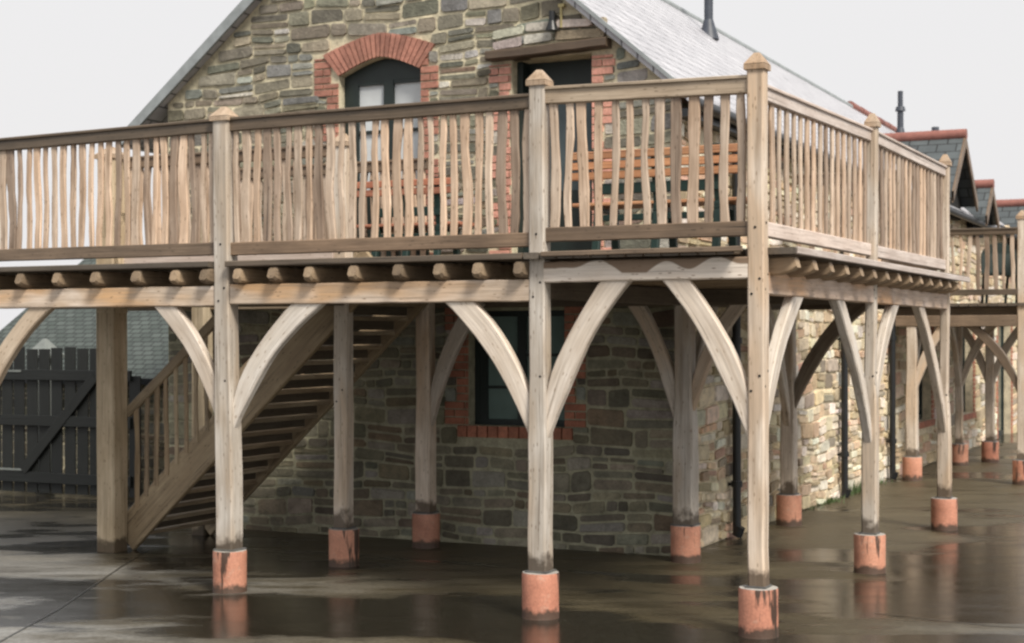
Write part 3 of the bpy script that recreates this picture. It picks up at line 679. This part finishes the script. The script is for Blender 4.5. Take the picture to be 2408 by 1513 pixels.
# pale edge lip along the right side
beam((.245, .06, 2.548), (.245, PY5 + .06, 2.535), .05, .02, 'oak_rail_pale', 'edge_board', jit=.001)
beam((PX2 + .08, -.148, 2.553), (-.06, -.148, 2.556), .036, .02, 'oak_rail_mid', 'edge_board', jit=.001)

# railings
NB = [0]
def spindle(mb, x, y, z0, z1, w, d, along, amp=.012):
    n = 7; pts = []; ph = rnd.uniform(0, 6.28); am = rnd.uniform(.3, 1.) * amp; tilt = rnd.uniform(-.008, .008); k = rnd.uniform(1.2, 2.6)
    for i in range(n + 1):
        t = i / n; s_ = am * math.sin(ph + t * k * math.pi) + tilt * (t - .5) * 2
        pts.append((x + along[0] * s_, y + along[1] * s_, z0 + (z1 - z0) * t))
    w0 = rnd.choice([.92, 1.05, 1.2, 1.35]); ws = [w * w0 * (1 + rnd.uniform(-.14, .14)) for _ in pts]
    r_ = rnd.random(); q = rnd.uniform(.82, 1.2)
    t_ = (q * 1.06, q * .99, q * .92) if r_ < .35 else (q, q, q * .99) if r_ < .72 else (q * .6, q * .57, q * .55)
    loft(mb, pts, ws, d, (along[0], along[1], 0), .007, .0015, t_)
def bay(p0, p1, zt0, zt1, top_m, bot_m, bot, pitch, w=.052, parent=None, top_h=.085, top_w=.085, merge=None, bh=.10, skip=0):
    P = parent or deck; p0 = Vector((*p0, 0)); p1 = Vector((*p1, 0)); L = (p1 - p0).length; d = (p1 - p0).normalized()
    a = p0.copy(); a.z = zt0 - top_h / 2; b = p1.copy(); b.z = zt1 - top_h / 2
    mb = MB(); loft(mb, line(a, b, 12), top_h, top_w * .78, (0, 0, 1), .006, .0012, spread=.05)
    loft(mb, line(a + Vector((0, 0, top_h / 2 + .008)), b + Vector((0, 0, top_h / 2 + .008)), 8), .024, top_w * 1.15, (0, 0, 1), .005, 0, spread=.05); mb.build('top_rail', M[top_m], P)
    a2 = a.copy(); b2 = b.copy(); a2.z = b2.z = bot + bh / 2
    mb = MB(); loft(mb, line(a2, b2, 12), bh, .065, (0, 0, 1), .006, .0012); mb.build('bottom_rail', M[bot_m], P)
    n = max(1, round(L / pitch)); 
    for i in range(n):
        t = (i + .5) / n; q = p0.lerp(p1, t); zt = zt0 + (zt1 - zt0) * t - top_h + .01
        if i < skip or merge is not None: m_ = merge if merge is not None else stuff_sp
        else: m_ = MB()
        spindle(m_, q.x + rnd.uniform(-.008, .008) * d.x, q.y + rnd.uniform(-.008, .008) * d.y, bot + bh - .01, zt, w * rnd.uniform(.85, 1.15), .026, (d.x, d.y))
        if m_ is not merge and m_ is not stuff_sp: m_.build('baluster', M['spindle'], P)
stuff_sp = MB()
bay((PX2 + .055, 0), (-.055, 0), 3.715, 3.69, 'oak_rail_light', 'oak_rail_mid', 2.645, .112, .058, top_h=.10)
bay((PX1 + .02, 0), (PX2 - .055, 0), 3.665, 3.675, 'oak_rail', 'oak_rail_mid', 2.615, .095, .050)
bay((PX0 + .07, 0), (PX1 - .11, 0), 3.63, 3.665, 'oak_rail', 'oak_rail_mid', 2.62, .094, .052, skip=4)
bay((0, .06), (0, PY4 - .05), 3.635, 3.685, 'oak_rail_pale', 'oak_rail_pale', 2.645, .172, .050)
bay((0, PY4 + .05), (0, PY5 - .05), 3.685, 3.675, 'oak_rail_pale', 'oak_rail_pale', 2.64, .165, .050)
bay((PX0 - .6, 0), (PX0 - .07, 0), 3.63, 3.63, 'oak_rail', 'oak_rail_mid', 2.62, .094, .05, merge=stuff_sp)
bay((-1.55, PY5), (-.055, PY5), 3.66, 3.66, 'oak_rail_mid', 'oak_rail_mid', 2.64, .12, .05, merge=stuff_sp)
stuff_sp.build('balusters', M['spindle'], deck, kind='stuff', label='remaining far balusters')

# ------------------------------------------------------------------ staircase under the deck with its guard rails
st = empty('staircase', (-6.4, 2.1, 0), 'steep open timber staircase climbing to the right under the deck', 'staircase')
def sx(z): return -6.36 + (z - .02) / .93
for yy in (1.56, 2.74):
    mb = MB(); z0 = .22; z1 = 2.45
    ns = 8; V = []; dz = .215
    pts = [(-6.58 + i * (2.70) / ns, yy, .115 + i * (2.70 * .93) / ns) for i in range(ns + 1)]
    loft(mb, pts, .31, .06, (-.68, 0, .73), .008, .002, (.95, .93, .88)); mb.build('stringer', M['stair'], st)
for i in range(18):
    z = .16 + i * .132; x = -6.40 + (z - .1) / .93 - .10
    mb = MB(); loft(mb, line((x, 1.6, z), (x, 2.70, z), 3), .20, .036, (1, 0, 0), .004); mb.build('tread', M['stair'], st)
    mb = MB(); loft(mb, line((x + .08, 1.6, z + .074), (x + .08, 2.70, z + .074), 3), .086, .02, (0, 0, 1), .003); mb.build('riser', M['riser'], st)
mb = MB(); loft(mb, line((-6.53, 1.53, 1.27), (-4.95, 1.53, 2.62), 8), .085, .055, (-.6, 0, .75), .008); mb.build('handrail', M['stair'], st)
mb = MB(); loft(mb, line((-6.45, 2.72, 1.32), (-4.75, 2.72, 2.75), 8), .085, .055, (-.6, 0, .75), .008); mb.build('handrail', M['stair'], st)
for yy, a0, n in ((1.53, -6.42, 15), (2.72, -6.4, 15)):
    for i in range(n):
        x = a0 + i * .112; zb = .40 + (x + 6.51) * .93 + .02; zt = 1.27 + (x + 6.53) * .853
        if zt > 2.25: break
        mb = MB(); spindle(mb, x, yy, zb - .1, zt, .04, .022, (1, 0), .006); mb.build('baluster', M['stair'], st)
for (p0, p1) in (((-6.52, 1.50), (-4.25, 1.50)), ((-6.55, 2.82), (-4.05, 2.82))):
    gs = MB(); bay(p0, p1, 3.62, 3.62, 'oak_rail_mid', 'oak_rail_pale', 2.62, .11, .05, parent=st, merge=gs)
    gs.build('guard_balusters', M['spindle'], st, kind='stuff', label='balusters of a guard rail beside the stairwell')

# ------------------------------------------------------------------ far timber walkway
fd = empty('timber_walkway', (-.8, 11.6, 0), 'second darker timber walkway on posts further along the barn wall', 'walkway')
FY = 11.6; FE = 17.4
post(0, FY + .05, 3.50, .13, .12, 1.5, parent=fd); post(-1.44, FY + .02, 2.16, .15, .13, 1.3, parent=fd, cap=False)
post(-1.33, 14.45, 2.1, .11, .10, 1.2, parent=fd, cap=False); post(-1.0, 15.2, 2.1, .13, .12, 1.2, parent=fd, cap=False)
post(0, 17.3, 3.5, .13, .12, 1.5, parent=fd); post(0, 14.5, 3.5, .13, .12, 1.5, parent=fd)
for (x, y, dx, dy, rc, m_) in ((0, FY + .05, -1, 0, .70, 'oak_rail_mid'), (-1.44, FY + .02, 1, 0, .45, 'oak'), (-1.44, FY, 0, 1, .7, 'oak'), (-1.33, 14.45, 0, -1, .7, 'oak'), (-1.33, 14.45, 1, 0, .5, 'oak'), (-1.0, 15.2, -1, 0, .45, 'oak'), (-1.0, 15.2, 1, 0, .5, 'oak')):
    brace(x, y, dx, dy, rc, 1.25, 2.09, .11, parent=fd, mat=m_)
beam((-1.66, FY, 2.16), (-.06, FY, 2.16), .15, .11, 'oak_rail_mid', parent=fd); beam((0, FY + .1, 2.16), (0, FE, 2.16), .15, .11, parent=fd); beam((-1.5, FY + .1, 2.16), (-1.5, FE, 2.16), .14, .1, 'joist', parent=fd)
for i in range(12):
    beam((-1.72, FY + .25 + i * .48, 2.29), (.12, FY + .25 + i * .48, 2.29), .11, .08, 'joist', 'joist', parent=fd, n=3)
mb = MB(); x = -1.68
while x < .1: loft(mb, line((x + .06, FY - .04, 2.375), (x + .06, FE, 2.375), 3), .116, .04, (1, 0, 0), .005); x += .125
mb.build('floorboards', M['deck'], fd)
fs = MB()
bay((-1.62, FY), (-.06, FY), 3.38, 3.37, 'oak_rail', 'oak_rail', 2.50, .115, .045, parent=fd, merge=fs, bh=.08, top_h=.07)
bay((0, FY + .1), (0, FE), 3.38, 3.37, 'oak_rail', 'oak_rail', 2.50, .14, .045, parent=fd, merge=fs, bh=.08, top_h=.07)
fs.build('balusters', M['spindle'], fd, label='balusters of the far walkway railing')

# ------------------------------------------------------------------ benches and chairs on the decks
def bench(x, y, L, slat, leg, label, rz=0, zf=2.57, nslat=3, table=False):
    b = empty('garden_bench', (x, y, zf), label, 'bench', 'garden benches on the deck'); b.rotation_euler.z = 0
    c, s_ = math.cos(rz), math.sin(rz)
    def W(px, py, pz): return (x + c * px - s_ * py, y + s_ * px + c * py, zf + pz)
    def sl(name, a, bb, w, t, side, m_):
        mb = MB(); loft(mb, line(W(*a), W(*bb), 6), w, t, side, .006); return mb.build(name, M[m_], b)
    for k in range(nslat):
        z = .815 - k * .078; sl('back_slat', (-L / 2, -.02 + .012 * k, z), (L / 2, -.02 + .012 * k, z), .062, .028, (0, 0, 1), slat)
    for k in range(4): sl('seat_slat', (-L / 2, .08 + k * .10, .44), (L / 2, .08 + k * .10, .44), .085, .028, (-s_, c, 0), slat)
    for px in (-L / 2 + .22, 0, L / 2 - .22):
        mb = MB(); loft(mb, line(W(px, -.01, .86), W(px, .06, .42), 3), .06, .04, (c, s_, 0), .006); loft(mb, line(W(px, .06, .43), W(px, -.02, 0), 3), .06, .05, (c, s_, 0), .006)
        loft(mb, line(W(px, .36, .42), W(px, .42, 0), 3), .06, .05, (c, s_, 0), .006); loft(mb, line(W(px, .02, .395), W(px, .42, .395), 2), .05, .04, (c, s_, 0), .005); mb.build('leg', M[leg], b)
    mb = MB(); loft(mb, line(W(-L / 2 + .2, .04, .33), W(L / 2 - .2, .04, .33), 2), .05, .03, (0, 0, 1), .005)
    loft(mb, line(W(-L / 2 + .2, .03, .555), W(L / 2 - .2, .03, .555), 2), .085, .03, (0, 0, 1), .005); mb.build('rail', M[leg], b)
    return b
bench(-1.20, 1.25, 1.42, 'bench', 'green_metal', 'orange slatted bench with dark green legs on the deck by the corner post')
bench(-4.15, 2.55, 1.1, 'bench_red', 'green_metal', 'reddish slatted bench with dark green legs in front of the arched window', nslat=2)
def chair(x, y, zf, label, grp=None, rz=0.):
    o = empty('garden_chair', (x, y, zf), label, 'chair', grp); mb = MB(); n = 14; cc, ss = math.cos(rz), math.sin(rz)
    def W(px, py, pz): return (x + cc * px - ss * py, y + ss * px + cc * py, zf + pz)
    V = []; 
    for yy in (0, .035):
        V.append(W(-.25, yy, .42)); V.append(W(.25, yy, .42))
        for i in range(n + 1):
            a = math.pi * i / n; V.append(W(.25 * math.cos(a), yy + .05, .68 + .2 * math.sin(a)))
    m = n + 3; F = [tuple([0, 1] + list(range(2, m)))[::-1], tuple([m, m + 1] + list(range(m + 2, 2 * m)))]
    order = [0, 1] + list(range(2, m))
    for a, b in zip(order, order[1:] + order[:1]): F.append((a, b, b + m, a + m))
    mb.add(V, F, V); mb.build('backrest', M['green_fabric'], o)
    mb = MB(); loft(mb, line(W(0, .02, .43), W(0, -.42, .42), 2), .5, .04, (cc, ss, 0), .012); mb.build('seat', M['green_fabric'], o)
    for px in (-.22, .22):
        for py in (0, -.40):
            mb = MB(); loft(mb, line(W(px, py, .42), W(px * 1.12, py * 1.1, 0), 2), .035, .035, (1, 0, 0), .005); mb.build('leg', M['green_fabric'], o)
chair(-.50, 13.0, 2.395, 'dark green garden chair with rounded back seen between the far walkway balusters', rz=.3)
chair(-.12, 13.5, 2.395, 'dark green garden chair partly behind the far right post', rz=-.2)

# ------------------------------------------------------------------ left: boarded gate and low slate roofed shed
gt = empty('boarded_gate', (-10.6, 5.1, 0), 'dark ledged and braced boarded gate left of the stair', 'gate')
x = -11.9; k = 0
while x < -9.35:
    w = .17; top = (1.83 if x < -9.98 else 1.50) + rnd.uniform(-.02, .02)
    mb = MB(); loft(mb, line((x + w / 2, 5.10, .03), (x + w / 2, 5.10, top), 5), w, .025, (1, 0, 0), .003, tint=None); mb.build('board', M['gate'], gt)
    x += w + (.028 if k % 3 else .045); k += 1
for z in (1.50, .93, .22):
    mb = MB(); loft(mb, line((-11.9, 5.06, z), (-9.40, 5.06, z), 3), .13, .04, (0, 0, 1), .004); mb.build('ledge', M['gate'], gt)
mb = MB(); loft(mb, line((-11.1, 5.055, .3), (-9.95, 5.055, 1.48), 3), .13, .05, (-.7, 0, .7), .004); mb.build('diagonal_brace', M['gate'], gt)
mb = MB(); box(mb, -11.35, -11.12, 5.03, 5.038, 1.535, 1.56); box(mb, -11.5, -11.1, 5.03, 5.038, .30, .325); mb.build('strap_hinges', M['whitepost'], gt)
gp = empty('gate_post', (-11.33, 5.7, 0), 'pale rendered gate post with pyramid cap behind the boarded gate', 'post')
mb = MB(); loft(mb, line((-11.33, 5.7, 0), (-11.33, 5.7, 1.70), 3), .18, .18, (1, 0, 0), .01); mb.build('shaft', M['whitepost'], gp)
mb = MB(); loft(mb, [(-11.33, 5.7, 1.70), (-11.33, 5.7, 1.74), (-11.33, 5.7, 1.95)], [.34, .36, .04], [.34, .36, .04], (1, 0, 0), .005); mb.build('cap', M['whitepost'], gp)
shed = empty('stone_shed', (-10.5, 6.4, 0), 'low stone shed with dark slate roof behind the gate and stair', 'shed')
def sz(x, y): return 1.44 + .62 * (y - 6.0)
mb = MB(); PSH = lambda a, z, o: (a, 6.25 - o, z)
slab_cells(mb, PSH, [-13.3, -7.3], 0, lambda a: 1.5, []); w = mb.build('wall', M['mortar'], shed)
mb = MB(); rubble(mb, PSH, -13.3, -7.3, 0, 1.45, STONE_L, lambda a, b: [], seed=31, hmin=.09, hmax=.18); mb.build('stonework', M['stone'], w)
mb = MB(); X0, X1 = -13.35, -7.3
V = [(X0, 6.0, sz(0, 6.0)), (X1, 6.0, sz(0, 6.0)), (X1, 9.0, sz(0, 9.0)), (X0, 9.0, sz(0, 9.0))]; V += [(a, b, c - .08) for a, b, c in V]
g = [(a, (b - 6) * 1.18, 0) for a, b, c in V]; mb.add(V, [(0, 1, 2, 3), (5, 4, 7, 6), (4, 5, 1, 0), (4, 0, 3, 7), (1, 5, 6, 2), (2, 6, 7, 3)], g); mb.build('roof', M['slate_shed'], shed)
mb = MB(); box(mb, X0, X1, 5.93, 5.99, 1.36, 1.44); mb.build('gutter', M['black'], shed)
mb = MB(); V = [(X0 + .3, 6.6, 0), (X0 + .3, 9, 0), (X0 + .3, 9, sz(0, 9) - .1), (X0 + .3, 6.6, sz(0, 6.6) - .1)]; V += [(a + .3, b, c) for a, b, c in V]
mb.add(V, [(3, 2, 1, 0), (4, 5, 6, 7), (0, 1, 5, 4), (1, 2, 6, 5), (2, 3, 7, 6), (3, 0, 4, 7)], V, MC); mb.build('wall', M['mortar'], shed)

# ------------------------------------------------------------------ grass at the wall foot
mb = MB(); rg = random.Random(5)
for i in range(420):
    y = rg.choice([rg.gauss(9.6, .28), rg.gauss(8.4, .12), rg.uniform(7.4, 11.2)]); x = SX + .03 + abs(rg.gauss(0, .05)); h = rg.uniform(.03, .12) * (1.5 if 9.1 < y < 10.2 else .7); a = rg.uniform(0, 6.28); wv = .006
    p = Vector((x, y, 0)); q = Vector((math.cos(a) * wv, math.sin(a) * wv, 0)); tip = p + Vector((rg.uniform(-.02, .04), rg.uniform(-.04, .04), h))
    V = [p - q, p + q, tip]; mb.add(V, [(0, 1, 2)], V)
tag(mb.build('grass', M['leaf']), 'short green grass growing at the foot of the pale side wall', 'grass', kind='stuff')
